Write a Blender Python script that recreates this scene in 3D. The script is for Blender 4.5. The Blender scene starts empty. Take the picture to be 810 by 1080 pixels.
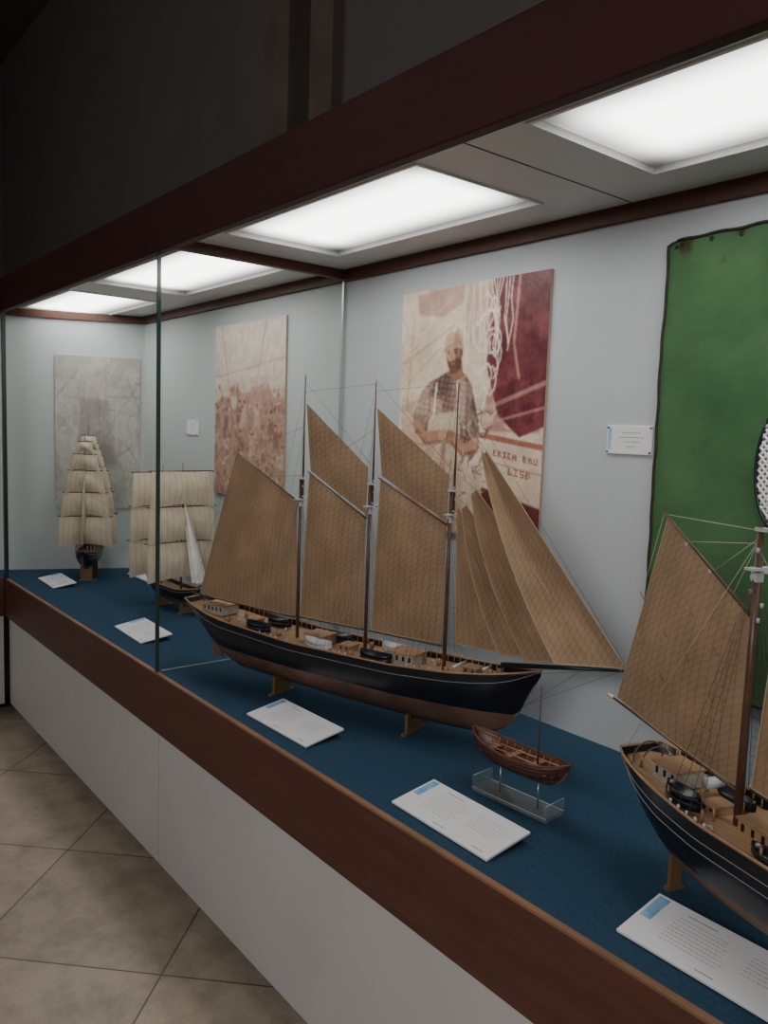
import bpy, bmesh, math, random
import numpy as np
from mathutils import Vector, Matrix
random.seed(7)
COL=bpy.context.scene.collection
# ---------- dimensions (metres) ----------
YF,YB=1.012,1.724; XP=-2.392; XE=-4.56; XG=-4.245; XR=1.6
ZD,ZT,ZG,ZFT,ZC=0.708,0.513,2.021,2.18,2.075
EX=lambda y:-4.55+.4134*(y-.95)   # slanted end wall line
# ---------- helpers ----------
def link(o,parent=None):
    COL.objects.link(o)
    if parent: o.parent=parent
    return o
def mesh(name,vs,fs,mat=None,parent=None,smooth=False):
    me=bpy.data.meshes.new(name); me.from_pydata([tuple(map(float,v)) for v in vs],[],fs); me.update()
    if smooth:
        for p in me.polygons: p.use_smooth=True
    o=bpy.data.objects.new(name,me)
    if mat: me.materials.append(mat)
    return link(o,parent)
def boxg(x0,x1,y0,y1,z0,z1):
    v=[(x0,y0,z0),(x1,y0,z0),(x1,y1,z0),(x0,y1,z0),(x0,y0,z1),(x1,y0,z1),(x1,y1,z1),(x0,y1,z1)]
    f=[(0,3,2,1),(4,5,6,7),(0,1,5,4),(1,2,6,5),(2,3,7,6),(3,0,4,7)]
    return v,f
def prism(q,z0,z1):
    v=[(x,y,z) for z in (z0,z1) for x,y in q]; n=len(q)
    return v,[tuple(range(n-1,-1,-1)),tuple(range(n,2*n))]+[(i,(i+1)%n,(i+1)%n+n,i+n) for i in range(n)]
def box(name,x0,x1,y0,y1,z0,z1,mat,parent=None,bev=0):
    v,f=boxg(x0,x1,y0,y1,z0,z1); o=mesh(name,v,f,mat,parent)
    if bev:
        m=o.modifiers.new('b','BEVEL'); m.width=bev; m.segments=2; m.limit_method='ANGLE'
    return o
def join(parts):
    V=[];F=[]
    for v,f in parts:
        n=len(V); V+=[tuple(p) for p in v]; F+=[tuple(i+n for i in q) for q in f]
    return V,F
def each(name,geos,mat,parent,smooth=False):
    return [mesh(name,v,f,mat,parent,smooth) for v,f in geos]
def tubeg(pts,r,n=6,r1=None):
    pts=[Vector(p) for p in pts]; V=[];F=[]
    up=None
    for i,p in enumerate(pts):
        a=pts[max(i-1,0)]; b=pts[min(i+1,len(pts)-1)]; t=(b-a).normalized()
        if up is None or abs(t.dot(up))>.95: up=Vector((0,0,1)) if abs(t.z)<.9 else Vector((1,0,0))
        s=t.cross(up).normalized(); u=s.cross(t)
        rr=r if r1 is None else r+(r1-r)*i/(len(pts)-1)
        for k in range(n):
            an=2*math.pi*k/n; V.append(p+s*math.cos(an)*rr+u*math.sin(an)*rr)
        if i:
            o=(i-1)*n
            for k in range(n): F.append((o+k,o+(k+1)%n,o+n+(k+1)%n,o+n+k))
    F.append(tuple(range(n-1,-1,-1))); F.append(tuple(range(len(V)-n,len(V))))
    return V,F
def tubes(name,segs,r,mat,parent,n=5,smooth=True):
    return mesh(name,*join([tubeg(s,r,n) for s in segs]),mat,parent,smooth)
def tubese(name,segs,r,mat,parent,n=5):
    return [mesh(name,*tubeg(s,r,n),mat,parent,True) for s in segs]
def empty(name,loc=(0,0,0),rotz=0,label=None,cat=None,group=None):
    o=bpy.data.objects.new(name,None); o.empty_display_size=.05; o.location=loc; o.rotation_euler=(0,0,rotz); link(o)
    if label: o['label']=label; o['category']=cat
    if group: o['group']=group
    return o
def nodes(name):
    m=bpy.data.materials.new(name); m.use_nodes=True; nt=m.node_tree
    return m,nt,nt.nodes['Principled BSDF']
def pmat(name,c,rough=.5,metal=0,var=0,scale=20,bump=0,bscale=200,c2=None,stretch=None,spec=.5):
    m,nt,b=nodes(name); N=nt.nodes; L=nt.links
    b.inputs['Base Color'].default_value=(*c,1); b.inputs['Roughness'].default_value=rough; b.inputs['Metallic'].default_value=metal
    b.inputs['Specular IOR Level'].default_value=spec
    tc=N.new('ShaderNodeTexCoord'); mp=N.new('ShaderNodeMapping'); L.new(tc.outputs['Object'],mp.inputs[0])
    if stretch: mp.inputs['Scale'].default_value=stretch
    if var or c2:
        n=N.new('ShaderNodeTexNoise'); n.inputs['Scale'].default_value=scale; n.inputs['Detail'].default_value=5; L.new(mp.outputs[0],n.inputs[0])
        r=N.new('ShaderNodeValToRGB'); r.color_ramp.elements[0].position=.3; r.color_ramp.elements[1].position=.7
        a=c2 if c2 else tuple(x*(1-var) for x in c)
        r.color_ramp.elements[0].color=(*a,1); r.color_ramp.elements[1].color=(*(c if c2 else tuple(min(1,x*(1+var)) for x in c)),1)
        L.new(n.outputs[0],r.inputs[0]); L.new(r.outputs[0],b.inputs['Base Color'])
    if bump:
        n=N.new('ShaderNodeTexNoise'); n.inputs['Scale'].default_value=bscale; n.inputs['Detail'].default_value=3; L.new(tc.outputs['Object'],n.inputs[0])
        bp=N.new('ShaderNodeBump'); bp.inputs['Strength'].default_value=bump; bp.inputs['Distance'].default_value=.002; L.new(n.outputs[0],bp.inputs['Height']); L.new(bp.outputs[0],b.inputs['Normal'])
    return m
def glassmat(name,tint,haze=0.0,f0=.035):
    m=bpy.data.materials.new(name); m.use_nodes=True; nt=m.node_tree; N=nt.nodes; L=nt.links; N.clear()
    out=N.new('ShaderNodeOutputMaterial'); t=N.new('ShaderNodeBsdfTransparent'); t.inputs[0].default_value=(*tint,1)
    g=N.new('ShaderNodeBsdfGlossy'); g.inputs['Roughness'].default_value=0.0; g.inputs[0].default_value=(1,1,1,1)
    lw=N.new('ShaderNodeLayerWeight'); lw.inputs[0].default_value=.5
    pw=N.new('ShaderNodeMath'); pw.operation='POWER'; L.new(lw.outputs['Facing'],pw.inputs[0]); pw.inputs[1].default_value=5
    ml=N.new('ShaderNodeMath'); ml.operation='MULTIPLY_ADD'; L.new(pw.outputs[0],ml.inputs[0]); ml.inputs[1].default_value=1-f0; ml.inputs[2].default_value=f0
    mx=N.new('ShaderNodeMixShader'); L.new(ml.outputs[0],mx.inputs[0]); L.new(t.outputs[0],mx.inputs[1]); L.new(g.outputs[0],mx.inputs[2])
    last=mx
    if haze:
        d=N.new('ShaderNodeBsdfDiffuse'); d.inputs[0].default_value=(.8,.85,.85,1); m2=N.new('ShaderNodeMixShader'); m2.inputs[0].default_value=haze
        L.new(mx.outputs[0],m2.inputs[1]); L.new(d.outputs[0],m2.inputs[2]); last=m2
    L.new(last.outputs[0],out.inputs[0]); return m
def sailmat(name,c,dark,period,tl=.15):
    m,nt,b=nodes(name); N=nt.nodes; L=nt.links
    uv=N.new('ShaderNodeUVMap')
    w=N.new('ShaderNodeTexWave'); w.wave_type='BANDS'; w.bands_direction='X'; w.inputs['Scale'].default_value=period; w.inputs['Distortion'].default_value=.5; w.inputs['Detail'].default_value=1; L.new(uv.outputs[0],w.inputs[0])
    r=N.new('ShaderNodeValToRGB'); r.color_ramp.elements[0].position=.0; r.color_ramp.elements[1].position=.12; r.color_ramp.elements[0].color=(*dark,1); r.color_ramp.elements[1].color=(*c,1); L.new(w.outputs[0],r.inputs[0])
    n=N.new('ShaderNodeTexNoise'); n.inputs['Scale'].default_value=9; n.inputs['Detail'].default_value=8; L.new(uv.outputs[0],n.inputs[0])
    w2=N.new('ShaderNodeTexWave'); w2.wave_type='BANDS'; w2.bands_direction='DIAGONAL'; w2.inputs['Scale'].default_value=38; w2.inputs['Distortion'].default_value=5; w2.inputs['Detail'].default_value=2; w2.inputs['Detail Scale'].default_value=.6; L.new(uv.outputs[0],w2.inputs[0])
    ad=N.new('ShaderNodeMath'); ad.operation='MULTIPLY_ADD'; L.new(w2.outputs[0],ad.inputs[0]); ad.inputs[1].default_value=.14; L.new(n.outputs[0],ad.inputs[2])
    hv=N.new('ShaderNodeHueSaturation'); L.new(r.outputs[0],hv.inputs['Color']); mr=N.new('ShaderNodeMapRange'); L.new(ad.outputs[0],mr.inputs[0]); mr.inputs[1].default_value=.35; mr.inputs[2].default_value=.8; mr.inputs[3].default_value=.80; mr.inputs[4].default_value=1.18; L.new(mr.outputs[0],hv.inputs['Value'])
    L.new(hv.outputs[0],b.inputs['Base Color']); b.inputs['Roughness'].default_value=.85; b.inputs['Specular IOR Level'].default_value=.15
    tr=N.new('ShaderNodeBsdfTranslucent'); L.new(hv.outputs[0],tr.inputs[0]); mx=N.new('ShaderNodeMixShader'); mx.inputs[0].default_value=tl
    L.new(b.outputs[0],mx.inputs[1]); L.new(tr.outputs[0],mx.inputs[2]); L.new(mx.outputs[0],N['Material Output'].inputs[0])
    n2=N.new('ShaderNodeTexNoise'); n2.inputs['Scale'].default_value=20; L.new(uv.outputs[0],n2.inputs[0])
    bp=N.new('ShaderNodeBump'); bp.inputs['Strength'].default_value=.5; bp.inputs['Distance'].default_value=.006; L.new(n2.outputs[0],bp.inputs['Height']); L.new(bp.outputs[0],b.inputs['Normal'])
    return m
def vcmat(name,rough=.5):
    m,nt,b=nodes(name); a=nt.nodes.new('ShaderNodeAttribute'); a.attribute_name='Col'; nt.links.new(a.outputs['Color'],b.inputs['Base Color']); b.inputs['Roughness'].default_value=rough; return m
# ---------- materials ----------
M_wood=pmat('mahogany',(.100,.040,.027),.5,var=.15,scale=5,stretch=(1,10,10),spec=.35)
M_woodd=pmat('dark_mahogany',(.046,.013,.011),.55,var=.12,scale=4,stretch=(1,8,8),spec=.25)
M_woodl=pmat('edge_wood',(.26,.13,.07),.5,var=.2,scale=8)
M_base=pmat('painted_panel',(.54,.53,.53),.45,var=.04,scale=3)
M_wallin=pmat('case_lining',(.495,.53,.55),.75,var=.03,scale=2)
M_wallin_tint=pmat('case_lining_glass_tint',(.47,.53,.52),.75,var=.03,scale=2)  # tint and haze of the absent glass divider, painted into the lining
M_ceilin=pmat('case_ceiling',(.68,.67,.67),.5,var=.03,scale=2)
M_deck=pmat('blue_felt',(.034,.078,.128),.95,c2=(.023,.055,.094),scale=120,bump=.5,bscale=600,spec=.1)
M_dark=pmat('dark_wall_paint',(.145,.135,.135),.8,var=.06,scale=3)
M_pil=pmat('pillar_wood',(.16,.12,.10),.7,var=.2,scale=4)
M_pil2=pmat('pillar_wood_dark',(.06,.045,.04),.7,var=.2,scale=4)
M_black=pmat('black_recess',(.01,.01,.01),.8)
M_metal=pmat('dark_metal',(.05,.06,.06),.35,metal=.7)
M_steel=pmat('bright_rod',(.5,.5,.5),.3,metal=.9)
M_chan=pmat('glass_channel',(.45,.50,.49),.35,metal=.5)
M_gedge=pmat('glass_green_edge',(.03,.055,.05),.15)
M_white=pmat('white_card',(.80,.81,.83),.3)
M_ink=pmat('grey_ink',(.30,.30,.33),.6)
M_blue=pmat('card_blue',(.10,.32,.62),.4,c2=(.45,.65,.8),scale=30)
M_sail=sailmat('tan_canvas',(.375,.255,.16),(.31,.205,.125),16)
M_sailw=sailmat('cream_canvas',(.68,.60,.46),(.58,.50,.37),12,.25)
M_sailb=sailmat('white_canvas',(.84,.81,.74),(.76,.72,.64),12)
M_mast=pmat('varnished_spar',(.10,.050,.034),.4,var=.3,scale=30)
M_hull=pmat('black_hull_paint',(.010,.012,.018),.3,var=.2,scale=20)
M_hullb=pmat('brown_bottom_paint',(.165,.090,.062),.5,var=.3,scale=12)
M_stripe=pmat('white_line',(.32,.33,.36),.5)
M_planks=pmat('deck_planks',(.42,.27,.15),.55,c2=(.28,.165,.085),scale=14,stretch=(1,14,1))
M_cap=pmat('rail_wood',(.34,.20,.11),.5,var=.2,scale=20)
M_rope=pmat('dark_rope',(.11,.09,.075),.9)
M_ropel=pmat('light_rope',(.5,.47,.4),.9)
M_hem=pmat('sail_hem',(.46,.36,.24),.9)
M_cabin=pmat('cabin_paint',(.36,.33,.28),.5,var=.15,scale=40)
M_fit=pmat('pale_fittings',(.50,.52,.53),.4)
M_brass=pmat('golden_wood',(.19,.115,.05),.4)
M_boat=pmat('reddish_boat_wood',(.15,.056,.035),.4,c2=(.08,.03,.02),scale=15,stretch=(1,10,10))
M_acr=glassmat('acrylic',(.90,.93,.94),haze=.10,f0=.10)
def floor_mat():
    m,nt,b=nodes('stone_tiles'); N=nt.nodes; L=nt.links
    tc=N.new('ShaderNodeTexCoord')
    def vm(op,a,v):
        n=N.new('ShaderNodeVectorMath'); n.operation=op; L.new(a,n.inputs[0]); n.inputs[1].default_value=v; return n
    def ma(op,a,v=0,w=None):
        n=N.new('ShaderNodeMath'); n.operation=op; L.new(a,n.inputs[0])
        if w is not None: L.new(w,n.inputs[1])
        else: n.inputs[1].default_value=v
        return n.outputs[0]
    S=.568; r=.70711
    du=vm('DOT_PRODUCT',tc.outputs['Object'],(r,r,0)).outputs['Value']; dv=vm('DOT_PRODUCT',tc.outputs['Object'],(r,-r,0)).outputs['Value']
    u=ma('DIVIDE',ma('ADD',du,.778),S); v=ma('DIVIDE',ma('ADD',dv,1.973),S)
    def edge(q):
        f=ma('FRACT',q); a=ma('SUBTRACT',f,.5); return ma('GREATER_THAN',ma('ABSOLUTE',a),.4955)
    e=ma('MAXIMUM',edge(u),0,edge(v))
    cb=N.new('ShaderNodeCombineXYZ'); L.new(ma('FLOOR',u),cb.inputs[0]); L.new(ma('FLOOR',v),cb.inputs[1])
    wn=N.new('ShaderNodeTexWhiteNoise'); L.new(cb.outputs[0],wn.inputs[0])
    n=N.new('ShaderNodeTexNoise'); n.inputs['Scale'].default_value=6; n.inputs['Detail'].default_value=10; n.inputs['Roughness'].default_value=.72; L.new(tc.outputs['Object'],n.inputs[0])
    rp=N.new('ShaderNodeValToRGB'); rp.color_ramp.elements[0].position=.3; rp.color_ramp.elements[1].position=.58
    rp.color_ramp.elements[0].color=(.29,.235,.175,1); rp.color_ramp.elements[1].color=(.49,.41,.32,1); L.new(n.outputs[0],rp.inputs[0])
    hv=N.new('ShaderNodeHueSaturation'); L.new(rp.outputs[0],hv.inputs['Color']); L.new(ma('ADD',ma('MULTIPLY',wn.outputs[0],.25),.88),hv.inputs['Value'])
    mx=N.new('ShaderNodeMix'); mx.data_type='RGBA'; L.new(e,mx.inputs[0]); L.new(hv.outputs[0],mx.inputs[6]); mx.inputs[7].default_value=(.13,.105,.08,1)
    L.new(mx.outputs[2],b.inputs['Base Color']); b.inputs['Roughness'].default_value=.38
    bp=N.new('ShaderNodeBump'); bp.inputs['Strength'].default_value=.1; L.new(n.outputs[0],bp.inputs['Height']); L.new(bp.outputs[0],b.inputs['Normal'])
    return m
M_floor=floor_mat()
LIGHT=7.0
def light_mat():
    m=bpy.data.materials.new('lit_diffuser'); m.use_nodes=True; nt=m.node_tree; N=nt.nodes; L=nt.links; N.clear()
    out=N.new('ShaderNodeOutputMaterial'); e=N.new('ShaderNodeEmission'); e.inputs[0].default_value=(1,.99,.965,1)
    tc=N.new('ShaderNodeTexCoord'); sp=N.new('ShaderNodeSeparateXYZ'); L.new(tc.outputs['Generated'],sp.inputs[0])
    def ma(op,a,v):
        n=N.new('ShaderNodeMath'); n.operation=op; L.new(a,n.inputs[0]); n.inputs[1].default_value=v; return n.outputs[0]
    a=ma('ABSOLUTE',ma('SUBTRACT',sp.outputs[1],.5),0); b=ma('ABSOLUTE',ma('SUBTRACT',sp.outputs[0],.5),0)
    def mr(x,lo,hi,v):
        c=N.new('ShaderNodeMapRange'); L.new(x,c.inputs[0]); c.inputs[1].default_value=lo; c.inputs[2].default_value=hi; c.inputs[3].default_value=1; c.inputs[4].default_value=v; c.interpolation_type='SMOOTHSTEP'; return c
    ca=mr(a,.15,.5,.10); cc=mr(b,.36,.5,.14)
    mm=N.new('ShaderNodeMath'); mm.operation='MULTIPLY'; L.new(ca.outputs[0],mm.inputs[0]); L.new(cc.outputs[0],mm.inputs[1])
    L.new(ma('MULTIPLY',mm.outputs[0],LIGHT),e.inputs[1]); L.new(e.outputs[0],out.inputs[0]); return m
M_light=light_mat()
# ---------- room ----------
def struct(o): o['kind']='structure'; return o
struct(box('floor',-8,3,-3.5,2.0,-.05,0,M_floor))
struct(box('wall_north',-8,3,1.9,2.0,0,4.6,M_dark))
struct(box('wall_west',-8,-7.9,-3.5,1.9,0,4.6,M_dark))
struct(box('ceiling',-8,3,-3.5,2.0,4.6,4.7,M_dark))
struct(box('trim_1',-3.25,-3.04,1.86,1.9,0,4.6,M_pil)); struct(box('trim_2',-3.03,-2.87,1.88,1.9,0,4.6,M_pil2)); struct(box('trim_3',-2.86,-2.70,1.85,1.9,0,4.6,M_pil))
struct(box('wall_back',XP,XR,YB,YB+.02,0,ZC+.05,M_wallin)); struct(box('wall_back_left',EX(YB),XP,YB,YB+.02,0,ZC+.05,M_wallin_tint))  # left bay takes the lining with painted glass tint
struct(mesh('wall_end',*prism([(EX(.95),.95),(EX(YB+.02),YB+.02),(EX(YB+.02)-.022,YB+.02),(EX(.95)-.022,.95)],0,ZC-.001),M_wallin_tint))
struct(box('wall_side',EX(.95)-.022,EX(.95),YF-1.5,.949,0,ZC-.001,M_wallin_tint))
# ---------- display case: base cabinet, canopy, glass joints ----------
cab=empty('display_cabinet',(-1.3,YF+.3,0),0,'long white cabinet with mahogany rail and blue felt top','display case')
def P(o,par): o.parent=par; o.location=-par.location; return o
for a,b in ((XG,XP-.004),(XP+.004,-.6),(-.596,XR)): P(box('base_panel',a,b,YF+.012,YF+.03,.06,ZT+.005,M_base,None,.002),cab)
P(box('panel_seam',XP-.012,XP+.012,YF+.022,YF+.034,.06,ZT,M_black),cab)
P(box('plinth',XG,XR,YF+.09,YB-.01,0,.06,M_black),cab)
P(box('wood_trim',XG-.01,XR,YF-.004,YF+.04,ZT,ZD-.006,M_wood,None,.002),cab)
P(box('trim_edge',XG-.01,XR,YF-.002,YF+.012,ZD-.006,ZD-.0003,M_woodl),cab)
P(mesh('display_deck',*prism([(EX(YF+.012)+.003,YF+.012),(XR,YF+.012),(XR,YB-.002),(EX(YB)+.003,YB-.002)],ZD-.03,ZD-.0003),M_deck),cab)
can=empty('case_canopy',(-1.3,YF+.3,ZG),0,'dark mahogany fascia with white ceiling and glowing light panels','display case')
P(box('fascia',XE-.02,XR,YF-.01,YF+.02,ZG,ZFT,M_woodd,None,.003),can)
P(box('canopy_roof',XE,XR,YF+.02,YB-.002,ZC+.06,ZC+.09,M_woodd),can)
P(box('cornice_strip',EX(YB)+.012,XR,YB-.018,YB-.001,2.036,ZC,M_wood),can)
P(mesh('cornice_strip',*prism([(EX(YF+.02)+.002,YF+.02),(EX(YB-.018)+.002,YB-.018),(EX(YB-.018)+.018,YB-.018),(EX(YF+.02)+.018,YF+.02)],2.036,ZC-.0005),M_wood),can)
PAN=[(-4.50,-3.66),(-3.36,-2.52),(-2.20,-1.35),(-1.03,-.16),(.14,1.0)]
PY0,PY1=1.15,1.55
parts=[boxg(XE,XR,YF+.02,PY0,ZC,ZC+.012),boxg(XE,XR,PY1,YB-.001,ZC,ZC+.012)]
xs=[XE]+[q for p in PAN for q in p]+[XR]
for i in range(0,len(xs),2): parts.append(boxg(xs[i],xs[i+1],PY0,PY1,ZC,ZC+.012))
P(mesh('canopy_ceiling',*join(parts),M_ceilin),can)
for x0,x1 in PAN:
    lp=P(box('light_panel',x0,x1,PY0,PY1,ZC+.012,ZC+.018,M_light),can)
    w=.008
    fr=[boxg(x0-w,x1+w,PY0-w,PY0,ZC-.004,ZC),boxg(x0-w,x1+w,PY1,PY1+w,ZC-.004,ZC),boxg(x0-w,x0,PY0,PY1,ZC-.004,ZC),boxg(x1,x1+w,PY0,PY1,ZC-.004,ZC)]
    mesh('light_frame',*join(fr),M_ceilin,lp)
P(box('ceiling_seam',-1.192,-1.188,YF+.02,YB-.02,ZC-.0006,ZC,M_black),can)
P(box('partition_rail',XP-.012,XP+.012,YF+.02,YB-.018,ZC-.032,ZC,M_wood),can)
gj=empty('glass_joint',(XP,YF+.006,ZD),0,'thin dark vertical edge where glass panes meet','glass')
P(box('glass_edge',XP-.003,XP+.003,YF,YF+.012,ZD,ZG-.001,M_gedge),gj)
gp=empty('partition_channel',(XP,YB-.006,ZD),0,'pale metal channel holding glass divider at the wall','glass')
P(box('channel_strip',XP-.005,XP+.005,YB-.012,YB-.001,ZD,ZC-.034,M_chan),gp)
P(box('glass_foot_edge',XP-.002,XP+.002,YF+.02,YB-.013,ZD,ZD+.003,M_chan),gp)
cp=empty('corner_post',(XG,YF,ZD),0,'slim dark metal post at the corner of glass case','post')
P(box('post_bar',XG-.012,XG+.010,YF-.006,YF+.011,ZD,ZG-.001,M_metal),cp)
wg=empty('display_cabinet',(XG-.2,YF-.7,0),0,'white cabinet wing with mahogany rail turning the corner','display case')
P(box('base_panel',XG-.03,XG-.012,YF-1.5,YF-.012,.06,ZT+.005,M_base),wg); P(box('plinth',XE+.013,XG-.07,YF-1.5,.94,0,.06,M_black),wg)
P(box('wood_trim',XG-.04,XG-.011,YF-1.5,YF-.006,ZT,ZD-.001,M_wood),wg)
P(mesh('display_deck',*prism([(XE+.013,YF-1.5),(XG-.041,YF-1.5),(XG-.041,YF+.010),(EX(YF+.01)+.003,YF+.010),(XE+.013,.95)],ZD-.03,ZD-.001),M_deck),wg)
wc=empty('case_canopy',(XG-.2,YF-.7,ZG),0,'dark mahogany fascia of the side wing','display case')
P(box('fascia',XG-.03,XG-.002,YF-1.5,YF-.012,ZG,ZFT,M_woodd),wc); P(box('canopy_roof',XE-.02,XG-.031,YF-1.5,YF-.012,ZC,ZC+.09,M_woodd),wc)
# ---------- generic ship pieces ----------
def smooth1(a,k=2):
    a=np.array(a,float)
    for _ in range(k):
        b=a.copy(); b[1:-1]=(a[:-2]+2*a[1:-1]+a[2:])/4; a=b
    return a
def hull(parent,S,ZK,ZR,B,wl,n=56,lo=7,hi=6,fr=.8,top=None,bot=None,stripe=True,open_boat=False,name='hull',fs=(.86,)):
    top=top or M_hull; bot=bot or M_hullb
    s=np.linspace(S[0],S[-1],n); zk=smooth1(np.interp(s,S,ZK)); zr=smooth1(np.interp(s,S,ZR),6); b=smooth1(np.interp(s,S,B))
    V=[];rows=lo+hi
    def sec(i):
        w=min(max(wl,zk[i]),zr[i]-1e-4); zz=list(np.linspace(zk[i],w,lo,endpoint=False))+list(np.linspace(w,zr[i],hi+1)); return zz
    t=(s-s[0])/(s[-1]-s[0])
    def yy(i,z):
        u=max(0,(z-zk[i])/(zr[i]-zk[i]+1e-6)); e=abs(t[i]*2-1)**3; a=2.6-1.5*e
        return b[i]*(1-(1-min(u,1))**a)**(fr+.3*e)
    F=[];MI=[]
    R=rows+1
    for i in range(n):
        zz=sec(i)
        for sg in (-1,1):
            for z in zz: V.append((s[i],sg*max(.0012,yy(i,z)) ,z))
    for i in range(n-1):
        for k in range(2):
            o=i*2*R+k*R; p=(i+1)*2*R+k*R
            for j in range(rows):
                q=(o+j,p+j,p+j+1,o+j+1); F.append(q if k==0 else q[::-1]); MI.append(0 if j>=lo else 1)
        F.append((i*2*R,i*2*R+R,(i+1)*2*R+R,(i+1)*2*R)); MI.append(1)
    for i,fl in ((0,False),(n-1,True)):
        o=i*2*R
        for j in range(rows):
            q=(o+j,o+j+1,o+R+j+1,o+R+j); F.append(q[::-1] if fl else q); MI.append(0 if j>=lo else 1)
    h=mesh(name,V,F,top,parent,True); h.data.materials.append(bot)
    h.data.polygons.foreach_set('material_index',MI)
    if open_boat:
        m=h.modifiers.new('s','SOLIDIFY'); m.thickness=.002
    D=[];DF=[]
    for i in range(n):
        z=zr[i]-(.016 if not open_boat else (zr[i]-zk[i])*.6); z=max(z,zk[i]); y=max(.001,yy(i,z)-.001)
        D+=[(s[i],-y,z),(s[i],y,z)]
        if i: DF.append((2*i-2,2*i,2*i+1,2*i-1))
    mesh('deck' if not open_boat else 'floorboards',D,DF,M_planks if not open_boat else bot,h)
    cap=[(s[i],-b[i],zr[i]+.001) for i in range(n)]+[(s[i],b[i],zr[i]+.001) for i in range(n-1,-1,-1)]+[(s[0],-b[0],zr[0]+.001)]
    mesh('cap_rail',*tubeg(cap,.0026 if not open_boat else .0022,6),M_cap if not open_boat else top,h,True)
    if stripe:
        st=[]
        for f_ in fs:
            for sg in (-1,1):
                st.append([(s[i],sg*(yy(i,zk[i]+(zr[i]-zk[i])*f_)+.0004),zk[i]+(zr[i]-zk[i])*f_) for i in range(1,n)])
        tubese('hull_stripe',st,.0008,M_stripe,h,4)
    return h,(lambda x:float(np.interp(x,s,b))),(lambda x:float(np.interp(x,s,zr)))
def sail(parent,c,bill=.012,mat=None,n=16,name='sail',foot=0,wr=.0010,leech=0,hem=False):
    c=[Vector(p) for p in c]; tack,clew,peak,throat=c
    V=[];F=[];UV=[]
    nrm=(clew-tack).cross(peak-tack)
    nrm.normalize()
    w=(clew-tack).length; hgt=((throat-tack).length+(peak-clew).length)/2
    out=(clew-tack).normalized()
    for i in range(n+1):
        for j in range(n+1):
            u=i/n; v=j/n
            p=(tack*(1-u)+clew*u)*(1-v)+(throat*(1-u)+peak*u)*v
            p=p+nrm*bill*(16*u*(1-u)*v*(1-v)+.35*4*u*(1-u)*(1-v))+nrm*wr*math.sin(9*u+5*v)*(4*u*(1-u))
            p=p+out*leech*u*4*v*(1-v)
            p.z+=foot*4*u*(1-u)*(1-v)
            V.append(p); UV.append((u*w,v*hgt))
    for i in range(n):
        for j in range(n):
            a=i*(n+1)+j; F.append((a,a+n+1,a+n+2,a+1))
    o=mesh(name,V,F,mat or M_sail,parent,True)
    uv=o.data.uv_layers.new(name='UVMap')
    for l in o.data.loops: uv.data[l.index].uv=UV[l.vertex_index]
    if hem:
        m=n+1; edge=[V[j] for j in range(n,-1,-1)]+[V[i*m] for i in range(1,m)]+[V[n*m+j] for j in range(1,m)]
        mesh('sail_hem',*tubeg(edge,.0011,5),M_hem,o,True)
    return o
def P3(s,z,y=0): return (s,y,z)
def cabin(parent,x0,x1,w,z0,z1,name='deckhouse',mat=None):
    o=mesh(name,*boxg(x0,x1,-w,w,z0,z1),mat or M_cabin,parent)
    mesh('cabin_roof',*boxg(x0-.003,x1+.003,-w-.003,w+.003,z1,z1+.003),M_cap,o)
    wn=[];k=max(2,int((x1-x0)/.016))
    for i in range(k):
        xx=x0+(i+.5)*(x1-x0)/k
        for sg in (-1,1): wn.append(boxg(xx-.003,xx+.003,min(sg*w,sg*(w+.0008)),max(sg*w,sg*(w+.0008)),z0+(z1-z0)*.45,z0+(z1-z0)*.85))
    each('cabin_window',wn,M_hull,o)
    return o
def dory(parent,x,y,z,L=.075,w=.014,rot=0,name='dory',top=None):
    n=13; V=[];F=[]
    for i in range(n):
        t=i/(n-1)*2-1; b=w*(1-abs(t)**2.4)+.0008; zr=.014+.006*t*t; zk=.004*t*t
        for k,(yy_,zz) in enumerate(((-b,zr),(-b*.6,zk),(b*.6,zk),(b,zr),(b*.85,zr-.001),(b*.5,zk+.002),(-b*.5,zk+.002),(-b*.85,zr-.001))):
            V.append((t*L/2,yy_,zz))
        if i:
            o=(i-1)*8
            for k in range(8): F.append((o+k,o+8+k,o+8+(k+1)%8,o+(k+1)%8))
    F.append(tuple(range(7,-1,-1))); F.append(tuple(range(len(V)-8,len(V))))
    o=mesh(name,V,F,top or M_hull,parent,True); o.location=(x,y,z); o.rotation_euler=(0,0,rot); return o
def rig_shrouds(parent,m,zt,bf,zr,k=4,rat=True,spread=.022,r=.00045):
    for sg in (-1,1):
        L=[]
        for i in range(k):
            x=m-spread*(i-.3); b=(x,sg*(bf(x)+.001),zr(x)); t=(m,sg*.003,zt); L.append((Vector(b),Vector(t)))
        tubese('shroud',L,r,M_rope,parent,4)
        if rat:
            tubes('ratline',[[L[0][0].lerp(L[0][1],q),L[-1][0].lerp(L[-1][1],q)] for q in np.arange(.08,.88,.045)],r*.7,M_rope,parent,3)
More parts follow.
